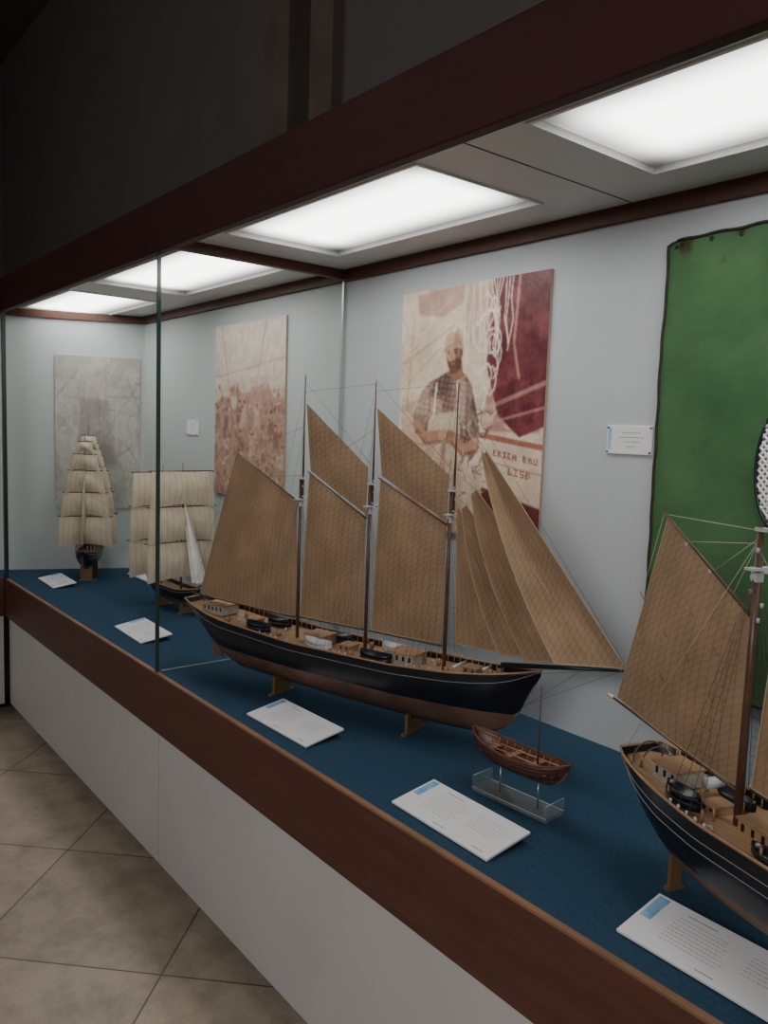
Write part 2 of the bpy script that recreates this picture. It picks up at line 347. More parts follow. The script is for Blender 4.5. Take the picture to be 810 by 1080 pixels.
def mast(parent,x,z0,z1,z2,r=.0055,fit=True):
    o=mesh('mast',*tubeg([(x,0,z0),(x,0,z1)],r,10,r*.8),M_mast,parent,True)
    if z2>z1: mesh('topmast',*tubeg([(x+.009,0,z1-.07),(x+.009,0,z2)],r*.62,8,r*.3),M_mast,o,True)
    if fit:
        mesh('crosstree',*join([boxg(x-.004,x+.014,-.024,.024,z1-.066,z1-.062),boxg(x-.010,x+.018,-.003,.003,z1-.070,z1-.066),boxg(x-.006,x+.006,-.007,.007,z1-.085,z1-.07)]),M_fit,o)
        mesh('mast_cap',*boxg(x-.007,x+.015,-.006,.006,z1-.006,z1),M_fit,o)
        if z2>z1: mesh('mast_truck',*tubeg([(x+.009,0,z2),(x+.009,0,z2+.008)],.004,8),M_fit,o)
    return o
def blocks(parent,pts,r=.003,name='rigging_block',mat=None):
    return [mesh(name,*tubeg([(p[0],p[1],p[2]-r),(p[0],p[1],p[2]+r)],r*.8,6),mat or M_fit,parent,True) for p in pts]
def cradle(parent,x,zk,w=.06,t=.004):
    V,F=join([boxg(x-t-.002,x+t+.002,-w,w,0,.006),boxg(x-t,x+t,-w*.7,-w*.3,.006,zk+.014),boxg(x-t,x+t,w*.3,w*.7,.006,zk+.014),boxg(x-t,x+t,-w*.3,w*.3,.006,zk-.001)])
    return mesh('stand_foot',V,F,M_brass,parent)
def spar(parent,a,b,r=.0035,name='boom'): return mesh(name,*tubeg([a,((a[0]+b[0])/2,(a[1]+b[1])/2,(a[2]+b[2])/2),b],r,8,r*.6),M_mast,parent,True)
# ---------- main schooner ----------
sh=empty('model_schooner',(-1.99,1.25,ZD),math.radians(15),'three-masted model schooner with tan sails and black hull','model ship')
S=[-.40,-.34,-.27,-.2,.1,.45,.62,.70,.735,.76,.78,.795,.81,.825]
ZK=[.200,.135,.075,.046,.040,.040,.046,.058,.074,.098,.130,.165,.200,.226]
ZR=[.238,.227,.217,.208,.193,.197,.207,.216,.221,.225,.229,.232,.235,.239]
B=[.050,.070,.083,.091,.098,.090,.070,.052,.041,.031,.022,.015,.009,.004]
h,bf,zr=hull(sh,S,ZK,ZR,B,.118,n=76)
cradle(sh,-.013,.042,.050); cradle(sh,.468,.042,.050)
MS=[.045,.298,.555]; ZTOP=[.945,.925,.92]
for m,zt in zip(MS,ZTOP): mast(sh,m,.17,.655,zt)
spar(sh,P3(.035,.239),P3(-.42,.246)); spar(sh,P3(.288,.247),P3(.05,.243)); spar(sh,P3(.545,.249),P3(.31,.247))
spar(sh,P3(.035,.583),P3(-.232,.722),.003,'gaff'); spar(sh,P3(.288,.556),P3(.072,.673),.003,'gaff'); spar(sh,P3(.548,.562),P3(.325,.670),.003,'gaff')
mesh('bowsprit',*tubeg([P3(.72,.234),P3(.86,.256),P3(1.04,.284)],.0070,8,.0035),M_hull,sh,True)
sail(sh,[P3(.037,.243),P3(-.385,.250),P3(-.224,.714),P3(.033,.580)],-.018,hem=True)
sail(sh,[P3(.288,.251),P3(.055,.247),P3(.078,.667),P3(.286,.553)],-.013,hem=True)
sail(sh,[P3(.546,.254),P3(.316,.251),P3(.332,.664),P3(.545,.560)],-.013,hem=True)
sail(sh,[P3(.286,.568),P3(.082,.676),P3(.060,.868),P3(.29,.695)],-.006,name='topsail')
sail(sh,[P3(.546,.572),P3(.336,.676),P3(.313,.857),P3(.548,.690)],-.006,name='topsail')
sail(sh,[P3(.775,.258,.018),P3(.575,.256,.018),P3(.574,.60),P3(.580,.61)],.010,name='staysail',hem=True)
sail(sh,[P3(.885,.274,.006),P3(.715,.258,-.006),P3(.588,.605,-.002),P3(.602,.62,-.002)],.018,name='staysail',wr=.004,leech=.018,hem=True)
sail(sh,[P3(.965,.285,-.004),P3(.795,.264,-.026),P3(.618,.645,-.010),P3(.634,.660,-.010)],.020,name='jib',wr=.004,leech=.022,hem=True)
sail(sh,[P3(1.030,.290,-.010),P3(.880,.280,-.052),P3(.648,.742,-.018),P3(.660,.757,-.018)],.022,name='jib',wr=.004,leech=.022,hem=True)
for m in MS: rig_shrouds(sh,m,.60,bf,zr)
st=[]
for i in range(2):
    st+= [[P3(MS[i]+.009,.93),P3(MS[i+1]+.005,.70)],[P3(MS[i]+.009,.90),P3(MS[i+1]+.009,.92)],[P3(MS[i]+.004,.65),P3(MS[i+1],.27)]]
st+=[[P3(.564,.915),P3(1.03,.286)],[P3(.564,.84),P3(.66,.757,-.018)],[P3(.56,.70),P3(.634,.660,-.010)],[P3(.56,.64),P3(.602,.62)],[P3(.56,.6),P3(.79,.242)],[P3(1.02,.281),P3(.775,.14)],[P3(.93,.266),P3(.77,.13)]]
for m in MS:
    for sg in (-1,1):
        st.append([P3(m+.009,.91),P3(m-.10,zr(m-.1),sg*bf(m-.1))]); st.append([P3(m+.009,.78),P3(m-.07,zr(m-.07),sg*bf(m-.07))])
for sg in (-1,1): st.append([P3(1.0,.279),P3(.74,.218,sg*.035)])
for (gx,gz),m in zip(((-.224,.716),(.078,.670),(.332,.667)),MS):
    st+=[[P3(m+.009,.80),P3(gx,gz)],[P3(m,.66),P3((gx+m)/2,(gz+.58)/2)]]
st+=[[P3(-.232,.72),P3(-.42,.246)]]
tubese('stay',st,.00045,M_rope,sh,4)
tubese('flag_halyard',[[P3(.052,.945),P3(.042,.975)],[P3(.305,.93),P3(.297,.955)]],.0008,M_ropel,sh,4)
bl=[]
for m in MS:
    for sg in (-1,1):
        for i in range(4):
            x=m-.022*(i-.3); bl.append((x,sg*(bf(x)+.001),zr(x)+.006))
    for z in (.60,.63,.66): bl.append((m+.012,random.uniform(-.006,.006),z))
blocks(sh,bl,.0026)
zd=lambda x:zr(x)-.016
cabin(sh,-.33,-.24,.034,zd(-.28),zd(-.28)+.028); cabin(sh,.10,.17,.03,zd(.13),zd(.13)+.03,mat=M_planks); cabin(sh,.40,.48,.034,zd(.44),zd(.44)+.032)
cabin(sh,-.15,-.11,.02,zd(-.13),zd(-.13)+.018,'hatch',M_planks); cabin(sh,.22,.26,.022,zd(.24),zd(.24)+.016,'hatch',M_planks); cabin(sh,.62,.66,.018,zd(.64),zd(.64)+.018,'hatch',M_planks)
for x,y,mt in ((-.07,-.045,M_hull),(-.07,.045,M_hull),(.17,-.05,M_fit),(.17,.05,M_hull),(.37,-.05,M_hull),(.37,.05,M_fit)):
    for k in range(2): dory(sh,x,y,zd(x)+.002+k*.010,.10,.020,top=mt)
blocks(sh,[(x,y,zd(x)+.010) for x,y in ((-.36,0),(-.2,.03),(.0,-.03),(.33,-.02),(.52,.03),(.58,-.03),(.69,0),(.71,.01),(.5,-.05),(-.2,-.05),(.29,-.055),(.28,.055))],.008,'barrel',M_cap)
blocks(sh,[(x,y,zd(x)+.006) for x,y in ((-.19,-.01),(-.02,.02),(.06,-.06),(.06,.05),(.31,.03),(.54,-.05),(.60,.02),(.24,-.06),(-.12,.05),(.49,.045))],.0045,'deck_fitting',M_fit)
tubese('capstan_bar',[[P3(.68,zd(.68)+.02,-.02),P3(.68,zd(.68)+.02,.02)],[P3(.6,zd(.6)+.02,-.03),P3(.6,zd(.6)+.02,.03)]],.004,M_fit,sh,8)
tubes('rail_stanchion',[[P3(x,zd(x),sg*(bf(x)-.003)),P3(x,zr(x),sg*(bf(x)-.003))] for x in np.arange(-.38,.72,.02) for sg in (-1,1)],.0016,M_cap,sh,4)['kind']='stuff'
mesh('rudder',*boxg(-.315,-.272,-.003,.003,.06,.15),M_hullb,sh)
tubes('steering_wheel',[[(-.352,.014*math.cos(a),zd(-.35)+.02+.014*math.sin(a)) for a in np.linspace(0,2*math.pi,17)]],.0015,M_mast,sh,5)
# ---------- second (near) ship ----------
s2=empty('model_fishing_ship',(-.585,1.227,ZD),math.radians(-18.5),'model sailing ship with tan gaff sails, planked deck and black hull','model ship')
S=[-.245,-.22,-.17,-.10,0,.2,.33,.42,.47,.50]
ZK=[.185,.13,.08,.05,.045,.05,.065,.11,.16,.215]
ZR=[.222,.218,.212,.205,.198,.20,.208,.217,.222,.226]
B=[.046,.060,.073,.083,.088,.084,.066,.038,.018,.004]
h2,bf2,zr2=hull(s2,S,ZK,ZR,B,.105,fs=(.84,.72))
cradle(s2,-.13,.055,.018); cradle(s2,.30,.06,.018)
zd2=lambda x:zr2(x)-.016
mast(s2,0,.17,.665,.665,.007); mast(s2,.27,.17,.66,.9,.007)
spar(s2,P3(-.008,.238),P3(-.335,.283)); spar(s2,P3(-.008,.525),P3(-.222,.665),.0035,'gaff'); spar(s2,P3(.262,.240),P3(.02,.25)); spar(s2,P3(.262,.52),P3(.045,.65),.0035,'gaff')
sail(s2,[P3(-.008,.243),P3(-.322,.288),P3(-.212,.655),P3(-.008,.520)],-.018,hem=True)
sail(s2,[P3(.262,.245),P3(.022,.255),P3(.052,.64),P3(.262,.51)],-.018,hem=True)
rig_shrouds(s2,0,.60,bf2,zr2,4,True,.024,.0006); rig_shrouds(s2,.27,.60,bf2,zr2,4,True,.024,.0006)
st=[[P3(0,.66),P3(-.212,.662)],[P3(0,.64),P3(-.15,.622)],[P3(0,.65),P3(-.09,.582)],[P3(0,.65),P3(.27,.85)],[P3(0,.66),P3(.27,.6)],[P3(-.335,.283),P3(-.222,.665)],[P3(0,.63),P3(.27,.3)],[P3(0,.65),P3(-.235,.225,-.04)],[P3(0,.65),P3(-.235,.225,.04)]]
tubese('stay',st,.0005,M_ropel,s2,4)
blocks(s2,[(.008*math.cos(k),.010*math.sin(k*2),.52+.022*k) for k in range(6)]+[(-.10,0,.578),(-.16,0,.615)],.0036)
blocks(s2,[(x,sg*(bf2(x)-.001),zr2(x)+.006) for x in (-.06,-.04,-.02,0,.02,.2,.22,.24) for sg in (-1,1)],.003)
tubese('reef_point',[[(-.05-.06*k,-.022,.37+.05*(k%2)+.02*j),(-.065-.06*k,-.024,.385+.05*(k%2)+.02*j)] for k in range(4) for j in (0,4)],.0012,M_planks,s2,5)
mesh('bowsprit',*tubeg([P3(.45,.222),P3(.555,.235)],.006,8,.004),M_mast,s2,True)
mesh('boom_end',*tubeg([P3(-.333,.283),P3(-.35,.284)],.004,8),M_fit,s2,True)
cabin(s2,-.17,-.11,.03,zd2(-.14),zd2(-.14)+.03); cabin(s2,.03,.09,.03,zd2(.06),zd2(.06)+.03,mat=M_planks); cabin(s2,-.06,-.03,.02,zd2(-.04),zd2(-.04)+.012,'hatch',M_planks); cabin(s2,.14,.18,.025,zd2(.16),zd2(.16)+.02,'hatch',M_planks)
dory(s2,-.075,-.045,zd2(-.07)+.002,.085,.018); dory(s2,-.075,-.045,zd2(-.07)+.012,.08,.017); dory(s2,.12,-.05,zd2(.12)+.002,.085,.018); dory(s2,-.05,.045,zd2(-.07)+.002,.085,.018)
tubese('awning_hoop',[[(x,.034*math.cos(a),zd2(x)+.034*math.sin(a)) for a in np.linspace(0,math.pi,11)] for x in (-.222,-.20)],.0016,M_rope,s2,5)
tubese('winch',[[P3(-.085,zd2(0)+.030,.012),P3(-.085,zd2(0)+.030,.045)]],.010,M_fit,s2,12)
tubese('bitt',[[P3(x,zd2(x),y),P3(x,zd2(x)+.022,y)] for x in (-.2,-.02,.10,.19,-.10) for y in (-.06*.9,.054,-.03,.03)],.0022,M_cap,s2,6)
tubes('rail_stanchion',[[P3(x,zd2(x),sg*(bf2(x)-.003)),P3(x,zr2(x),sg*(bf2(x)-.003))] for x in np.arange(-.23,.4,.018) for sg in (-1,1)],.0018,M_cap,s2,4)['kind']='stuff'
tubese('coiled_rope',[[(cx+.007*math.cos(a),cy+.007*math.sin(a),zd2(cx)+.002+a*.0002) for a in np.linspace(0,18,50)] for cx,cy in ((-.2,.03),(.0,-.06),(.02,.05),(.11,.02),(-.12,.055))],.0012,M_ropel,s2,4)
# ---------- square riggers ----------
def squarerig(name,loc,rot,L,beam,zk,zrv,masts,rows,top,label,jibs=3,spank=True,cw=.05,jm=None):
    e=empty(name,(loc[0],loc[1],ZD),rot,label,'model ship')
    S=[-L,-L*.9,-L*.7,-L*.3,L*.4,L*.75,L*.92,L]
    ZK=[zrv*.85,zk+.03,zk+.006,zk,zk,zk+.01,zk+.035,zrv*.95]
    ZR=[zrv+.022,zrv+.018,zrv+.008,zrv,zrv,zrv+.008,zrv+.015,zrv+.02]
    B=[beam*.55,beam*.7,beam*.9,beam,beam*.97,beam*.7,beam*.35,.003]
    h,bf,zr=hull(e,S,ZK,ZR,B,zk+.03,n=32)
    for x in (-L*.45,L*.45): cradle(e,x,zk,cw)
    for mi,(m,sc) in enumerate(masts):
        mast(e,m,zrv-.02,top*sc*.6,top*sc,.0045,False)
        for (z0,z1,w0,w1) in rows:
            z0,z1,w0,w1=z0*sc+(1-sc)*zrv,z1*sc+(1-sc)*zrv,w0*sc,w1*sc
            sail(e,[(m+.012,-w0,z0),(m+.012,w0,z0),(m+.007,w1,z1),(m+.007,-w1,z1)],.024,M_sailw,10,'square_sail',foot=.018,wr=.004)
            mesh('yard',*tubeg([(m+.005,-w1*1.08,z1+.002),(m+.005,0,z1+.002),(m+.005,w1*1.08,z1+.002)],.0025,6),M_mast,e,True)
        rig_shrouds(e,m,top*sc*.6,bf,zr,4,True,.015,.0006)
    mf=masts[-1][0]
    mesh('bowsprit',*tubeg([(L*.85,0,zrv+.015),(L*1.3,0,zrv+.06)],.004,6,.002),M_mast,e,True)
    for k in range(jibs):
        sail(e,[(L*(1.28-.14*k),0,zrv+.06-.01*k),(L*(.95-.14*k),-.015,zrv+.04),(mf+.022,0,top*(.74-.1*k)),(mf+.026,0,top*(.75-.1*k))],.01,jm or M_sailw,8,'jib')
    if spank:
        m=masts[0][0]; sail(e,[(m-.01,0,zrv+.04),(m-.13,.01,zrv+.05),(m-.11,.01,top*.58),(m-.01,0,top*.5)],.01,M_sailw,8,'spanker')
    tubese('stay',[[(mf,0,top*.95),(L*1.29,0,zrv+.06)],[(mf,0,top*.6),(L*1.1,0,zrv+.04)]]+[[(masts[i][0],0,top*.9*masts[i][1]),(masts[i+1][0],0,top*.6)] for i in range(len(masts)-1)],.0006,M_rope,e,4)
    return e
squarerig('model_square_rigger',(-4.065,1.365),math.atan2(-.50,.87),.165,.056,.060,.145,[(-.085,.93),(0,1.0),(.085,.95)],
  [(.175,.335,.138,.128),(.330,.46,.124,.106),(.455,.575,.103,.081),(.570,.66,.076,.055),(.655,.725,.050,.033)],.775,'full-rigged model ship with stacked cream square sails',jibs=3,cw=.04)
squarerig('model_square_rigger',(-3.20,1.44),math.radians(4),.215,.050,.030,.105,[(-.12,.97),(.055,1.0)],
  [(.135,.30,.160,.158),(.295,.45,.158,.152),(.445,.60,.150,.140)],.64,'two-masted model ship with wide cream square sails',jibs=2,spank=False,cw=.04,jm=M_sailb)
# ---------- rowing boat on acrylic stand ----------
rb=empty('model_rowing_boat',(-1.095,1.285,ZD+.067),math.radians(2),'small reddish wooden model rowing boat with thwarts and oars','model boat')
S=[-.133,-.12,-.08,0,.07,.115,.133]
h3,bf3,zr3=hull(rb,S,[.05,.022,.003,0,.002,.02,.058],[.064,.060,.050,.044,.048,.056,.064],[.004,.018,.034,.042,.036,.016,.003],.0,n=30,top=M_boat,bot=M_boat,stripe=False,open_boat=True)
st=[]
for f_ in (.3,.5,.7,.86):
    for sg in (-1,1): st.append([(x,sg*(bf3(x)*(1-(1-f_)**2.6)**.8+.001),(zr3(x)*f_+ (0 if abs(x)<.1 else (abs(x)-.1)*1.3*(1-f_)))) for x in np.linspace(-.115,.115,20)])
tubese('plank_edge',st,.0009,M_hull,rb,4)
each('thwart',[boxg(x-.007,x+.007,-bf3(x)*.92,bf3(x)*.92,.033,.036) for x in (-.075,-.02,.04,.085)],M_cap,rb)
tubese('rib',[[(x,sg*bf3(x)*.93*q,zr3(x)*(.18+.8*q**2.5)) for q in np.linspace(.2,1,6)] for x in np.arange(-.1,.11,.02) for sg in (-1,1)],.0009,M_cap,rb,4)
tubese('oar',[[(-.09,-.012,.042),(.1,-.02,.046)],[(-.09,.012,.042),(.1,.015,.046)]],.0018,M_cap,rb,6)
mesh('mast',*tubeg([(.050,0,.002),(.050,0,.205)],.0022,8,.0014),M_mast,rb,True)
std=empty('acrylic_stand',(-1.10,1.29,ZD),math.radians(4),'clear acrylic stand with thin metal rods on blue felt','stand')
box('stand_base',-.10,.10,-.032,.032,.0,.008,M_acr,std)
each('stand_upright',[boxg(-.10,-.095,-.032,.032,.008,.035),boxg(.095,.10,-.032,.032,.008,.035)],M_acr,std)
tubese('stand_edge_glint',[[(-.1,y,.008),(.1,y,.008)] for y in (-.032,.032)]+[[(x,-.032,.035),(x,.032,.035)] for x in (-.098,.098)],.0010,M_fit,std,4)  # pale tubes stand in for bright highlights along the acrylic edges
tubese('support_rod',[[(.055,0,.006),(.055,0,.066)],[(-.047,0,.006),(-.047,0,.066)]],.0020,M_steel,std,8)
# ---------- placards ----------
def placard(x,y,rot,w=.285,d=.122,label='white tilted caption card with text lines and blue mark'):
    e=empty('caption_card',(x,y,ZD),math.radians(rot),label,'sign','caption cards on the blue felt')
    t=math.radians(9); c,s_=math.cos(t),math.sin(t)
    def T(p): return (p[0],-d/2+ (p[1])*c - p[2]*s_, .001+p[1]*s_+p[2]*c)
    def tb(x0,x1,y0,y1,z0,z1):
        v,f=boxg(x0,x1,y0,y1,z0,z1); return [T(p) for p in v],f
    o=mesh('card_plate',*tb(-w/2,w/2,0,d,0,.006),M_white,e)
    m=o.modifiers.new('b','BEVEL'); m.width=.001
    bar=[]
    rg=random.Random(int(x*1000))
    for col in (0,1):
        x0=-w/2+.055 if col==0 else .03; x1=.01 if col==0 else w/2-.02
        yy=d-.030
        if col==0: bar.append(tb(x0+.01,x0+.06,d-.018,d-.016,.006,.0063))
        k=0
        while yy>.02 and k<(8 if col==0 else 6):
            xx=x0; end=x1-rg.random()*.02
            while xx<end:
                l=rg.uniform(.003,.009); bar.append(tb(xx,min(xx+l,end),yy,yy+.0010,.006,.0063)); xx+=l+.0020
            yy-=.0085; k+=1
    bar.append(tb(w/2-.05,w/2-.02,.010,.012,.006,.0063)); bar.append(tb(-.02,.01,.010,.012,.006,.0063))
    mesh('caption_text',*join(bar),M_ink,e)
    mesh('card_emblem',*tb(-w/2+.006,-w/2+.026,.055,d-.006,.006,.0063),M_blue,e)
    mesh('card_support',*boxg(-w*.3,w*.3,d*.30,d*.32,0,.8*d*s_),M_acr,e)
    return e
placard(-1.745,1.128,1.5); placard(-1.105,1.118,-1); placard(-.543,1.134,-.5,.30); placard(-2.87,1.165,-2); placard(-4.01,1.19,-2,.28,.11); placard(-3.93,1.63,0,.29)
# ---------- wall labels ----------
def walllabel(x0,x1,z0,z1):
    e=empty('wall_label',((x0+x1)/2,YB,(z0+z1)/2),0,'small white wall label behind clear acrylic with blue stripe','sign','wall labels')
    w=(x1-x0)/2; hh=(z1-z0)/2
    box('label_plate',-w,w,-.006,0,-hh,hh,M_white,e,.001)
    bar=[]; rg=random.Random(3)
    for i,(a,b) in enumerate(((-.3,.5),(-.45,.6),(-.25,.45),(-.1,.3))):
        xx=a*w
        while xx<b*w:
            l=rg.uniform(.003,.008); bar.append(boxg(xx,xx+l,-.0064,-.006,hh*(.5-.32*i)-.001,hh*(.5-.32*i)+.001)); xx+=l+.0015
    mesh('label_text',*join(bar),M_ink,e)
    mesh('label_stripe',*boxg(-w*.92,-w*.78,-.0064,-.006,-hh*.7,hh*.8),M_blue,e)
    each('label_pin',[tubeg([(sx*w*.93,-.009,sz*hh*.85),(sx*w*.93,-.006,sz*hh*.85)],.0025,8) for sx in (-1,1) for sz in (-1,1)],M_metal,e)
walllabel(-1.231,-1.10,1.466,1.537); walllabel(-3.704,-3.57,1.457,1.528)
# ---------- painted photo panels ----------
def vnoise(h,w,sc,seed):
    r=np.random.default_rng(seed); gh,gw=int(h/sc)+3,int(w/sc)+3; g=r.random((gh,gw))
    y=np.arange(h)/sc; x=np.arange(w)/sc; yi=y.astype(int); xi=x.astype(int); fy=(y-yi)[:,None]; fx=(x-xi)[None,:]; fy=fy*fy*(3-2*fy); fx=fx*fx*(3-2*fx)
    a=g[yi][:,xi]; b=g[yi][:,xi+1]; c=g[yi+1][:,xi]; d=g[yi+1][:,xi+1]
    return (a*(1-fx)+b*fx)*(1-fy)+(c*(1-fx)+d*fx)*fy
def sm(m,k):
    m=m.astype(float)
    for _ in range(k):
        b=m.copy(); b[1:-1,1:-1]=(m[1:-1,1:-1]*4+m[:-2,1:-1]+m[2:,1:-1]+m[1:-1,:-2]+m[1:-1,2:])/8; m=b
    return m
class Canvas:
    def __init__(s,w,h,c): s.w,s.h=w,h; s.a=np.ones((h,w,3))*np.array(c); s.Y,s.X=np.mgrid[0:h,0:w]; s.U=(s.X+.5)/w; s.V=(s.Y+.5)/h
    def blend(s,m,c,al=1,soft=0):
        m=m.astype(float)
        if soft: m=sm(m,soft)
        m=(m*al)[...,None]; s.a=s.a*(1-m)+np.array(c)*m
    def polym(s,pts):
        U,V=s.U,s.V; m=np.zeros(U.shape,bool); n=len(pts)
        for i in range(n):
            x0,y0=pts[i];x1,y1=pts[(i+1)%n]
            if y0==y1: continue
            c=((V>=min(y0,y1))&(V<max(y0,y1)))&(U<(x1-x0)*(V-y0)/(y1-y0)+x0); m^=c
        return m
    def poly(s,pts,c,al=1,soft=0): s.blend(s.polym(pts),c,al,soft)
    def ell(s,x,y,rx,ry,c,al=1,rot=0,soft=0):
        dx=s.U-x;dy=s.V-y; cc,ss=math.cos(rot),math.sin(rot); s.blend(((dx*cc+dy*ss)/rx)**2+((-dx*ss+dy*cc)/ry)**2<1,c,al,soft)
    def line(s,pts,w,c,al=1,soft=0):
        asp=s.h/s.w; m=np.zeros(s.U.shape,bool)
        for (x0,y0),(x1,y1) in zip(pts[:-1],pts[1:]):
            dx,dy=x1-x0,(y1-y0)*asp; L=dx*dx+dy*dy+1e-9; t=np.clip(((s.U-x0)*dx+(s.V-y0)*asp*dy)/L,0,1)
            m|=((s.U-x0-t*dx)**2+((s.V-y0)*asp-t*dy)**2)<w*w
        s.blend(m,c,al,soft)
    def shade(s,m,f,soft=4):
        m=sm(m,soft)[...,None]; s.a=s.a*(1-m)+s.a*f*m
    def blur(s,k=1):
        for _ in range(k):
            b=s.a.copy(); b[1:-1,1:-1]=(s.a[1:-1,1:-1]*4+s.a[:-2,1:-1]+s.a[2:,1:-1]+s.a[1:-1,:-2]+s.a[1:-1,2:])/8; s.a=b
M_print=vcmat('printed_photo',.42); M_edge=pmat('panel_edge',(.45,.33,.25),.6)
def photo_panel(label,cv,origin,ux,w,hh):
    e=empty('photo_panel',(origin[0],origin[1],origin[2]-hh),0,label,'photo print')
    ux=Vector(ux).normalized(); nz=Vector((ux.y,-ux.x,0)); th=.010
    H,W=cv.h,cv.w; V=[]
    for j in range(H):
        for i in range(W):
            p=ux*(w*i/(W-1))+nz*th; V.append((p.x,p.y,hh*(1-j/(H-1))))
    F=[(j*W+i,(j+1)*W+i,(j+1)*W+i+1,j*W+i+1) for j in range(H-1) for i in range(W-1)]
    o=mesh('photo_print',V,F,M_print,e)
    ca=o.data.color_attributes.new('Col','FLOAT_COLOR','POINT')
    c=np.ones((H*W,4)); c[:,:3]=np.clip(cv.a.reshape(-1,3),0,1)**2.2; ca.data.foreach_set('color',c.astype(np.float32).ravel())
    a=ux*0; b=ux*w; q=[a-nz*.001,b-nz*.001,b+nz*(th-.0005),a+nz*(th-.0005)]
    v=[(p.x,p.y,z) for z in (0,hh) for p in q]
    mesh('panel_board',v,[(0,1,2,3),(7,6,5,4),(0,4,5,1),(1,5,6,2),(2,6,7,3),(3,7,4,0)],M_edge,e)
    return e
def C1():
    W,H=300,370; c=Canvas(W,H,(.84,.75,.66))
    cream=(.91,.85,.77); mar=(.42,.20,.22); mar2=(.60,.40,.38); dk=(.32,.22,.19); tan=(.68,.54,.43); ska=(.71,.54,.43)
    n1=vnoise(H,W,40,1); n2=vnoise(H,W,12,2); n3=vnoise(H,W,4,3); n4=vnoise(H,W,22,4)
    c.blend(n1>.5,(.89,.81,.73),.6,20)
    c.poly([(.12,.02),(.46,0),(.47,.07),(.32,.12),(.14,.10)],mar2,.45,10)
    c.line([(.02,.30),(.40,.16)],.006,tan,.5,2); c.line([(0,.42),(.3,.25)],.005,tan,.4,2); c.line([(.10,.12),(.06,.5)],.008,(.74,.62,.52),.6,3)
    c.poly([(.02,.48),(.20,.44),(.24,.62),(.03,.66)],(.74,.61,.51),.5,8)
    c.poly([(.64,0),(1,0),(1,.56),(.86,.60),(.72,.52),(.64,.34),(.60,.15)],mar,1,4); c.poly([(.68,0),(.74,0),(.76,.3),(.71,.36)],(.34,.15,.18),.7,6)
    c.blend((c.U>.64)&(c.V<.58)&(n4>.55),(.52,.28,.30),.5,10); c.blend((c.U>.7)&(c.V<.55)&(n2<.35),(.35,.16,.19),.5,4)
    c.poly([(.46,0),(.66,0),(.64,.30),(.54,.26),(.46,.14)],(.78,.66,.60),.8,6)
    c.line([(.62,.50),(1,.40)],.011,(.74,.60,.52),.7,3); c.line([(.60,.56),(1,.49)],.007,(.74,.60,.52),.7,3)
    rg=random.Random(4)
    for k in range(16):
        x=.48+.020*k; x2=x+rg.uniform(-.03,.03); c.line([(x,0),(x2,.08),(x2+rg.uniform(-.02,.03),.16),(x2+rg.uniform(-.03,.03),.22+.10*rg.random())],.0045,cream,.8,2)
    for k in range(14):
        cx,cy,rr=.57+.12*rg.random(),.10+.026*k,.025+.04*rg.random(); a0=rg.random()*6
        c.line([(cx+rr*math.cos(a),cy+rr*rg.uniform(.8,1.3)*math.sin(a)) for a in np.linspace(a0,a0+4.2,14)],.0052,(.93,.88,.82),.8,2)
    c.line([(.82,0),(.80,.25),(.84,.38)],.008,(.78,.62,.55),.7,3)
    c.poly([(.58,.59),(1,.63),(1,.86),(.66,.80)],(.86,.78,.69),1,3); c.line([(.60,.595),(1,.635)],.013,(.60,.36,.30),.85,2); c.line([(.62,.69),(1,.735)],.004,tan,.7,2)
    c.poly([(.64,.80),(1,.86),(1,1),(.60,1)],mar,1,5)
    c.poly([(0,.72),(.3,.70),(.3,1),(0,1)],(.66,.50,.43),.7,8); c.line([(0,.62),(.3,.66)],.009,tan,.7,3)
    shirt=(.62,.51,.45)
    P_=[(.30,.365),(.36,.345),(.42,.34),(.49,.355),(.54,.40),(.57,.48),(.605,.57),(.60,.66),(.55,.70),(.515,.64),(.50,.72),(.24,.72),(.235,.58),(.19,.61),(.135,.595),(.12,.52),(.17,.43),(.23,.385)]
    m=c.polym(P_); c.blend(m,shirt,1,2)
    chk=(((c.U*30+c.V*7+n4*.8)%1)<.32); chk2=(((c.V*40-c.U*7+n4*.8)%1)<.32)
    c.blend(m&chk,(.42,.29,.28),.55,2); c.blend(m&chk2,(.40,.27,.26),.55,2); c.blend(m&(n4>.55),(.85,.76,.68),.45,8)
    c.shade(m&(c.U>.50),.80,8); c.shade(m&(c.V>.52)&(c.U<.24),.82,6); c.shade(m&(n4<.35),.80,6)
    c.line([(.24,.42),(.245,.56)],.006,dk,.45,4); c.line([(.52,.45),(.51,.62)],.006,dk,.45,4)
    c.poly([(.25,.52),(.46,.50),(.49,.70),(.52,1),(.20,1),(.20,.68)],(.82,.74,.64),1,3); c.line([(.29,.39),(.275,.53)],.008,cream,1,2); c.line([(.44,.375),(.455,.51)],.008,cream,1,2)
    c.poly([(.34,.60),(.37,.60),(.385,1),(.345,1)],(.62,.48,.40),.6,6); c.blend((c.V>.62)&(c.U<.5)&(c.U>.2)&(n2>.6),(.68,.54,.45),.5,4)
    c.line([(.145,.56),(.22,.615),(.33,.60)],.028,ska,1,2); c.line([(.585,.63),(.50,.655),(.40,.60)],.028,ska,1,2)
    c.line([(.15,.585),(.22,.640),(.33,.625)],.009,(.46,.32,.25),.6,3); c.line([(.58,.66),(.50,.68),(.41,.63)],.009,(.46,.32,.25),.6,3)
    for k in range(4): c.line([(.325,.585+.011*k),(.372,.578+.011*k)],.0052,(.78,.62,.51),1,1); c.line([(.42,.585+.011*k),(.378,.597+.011*k)],.0052,(.62,.46,.37),1,1)
    c.poly([(.385,.30),(.465,.30),(.48,.365),(.43,.385),(.375,.36)],(.55,.40,.31),1,2)
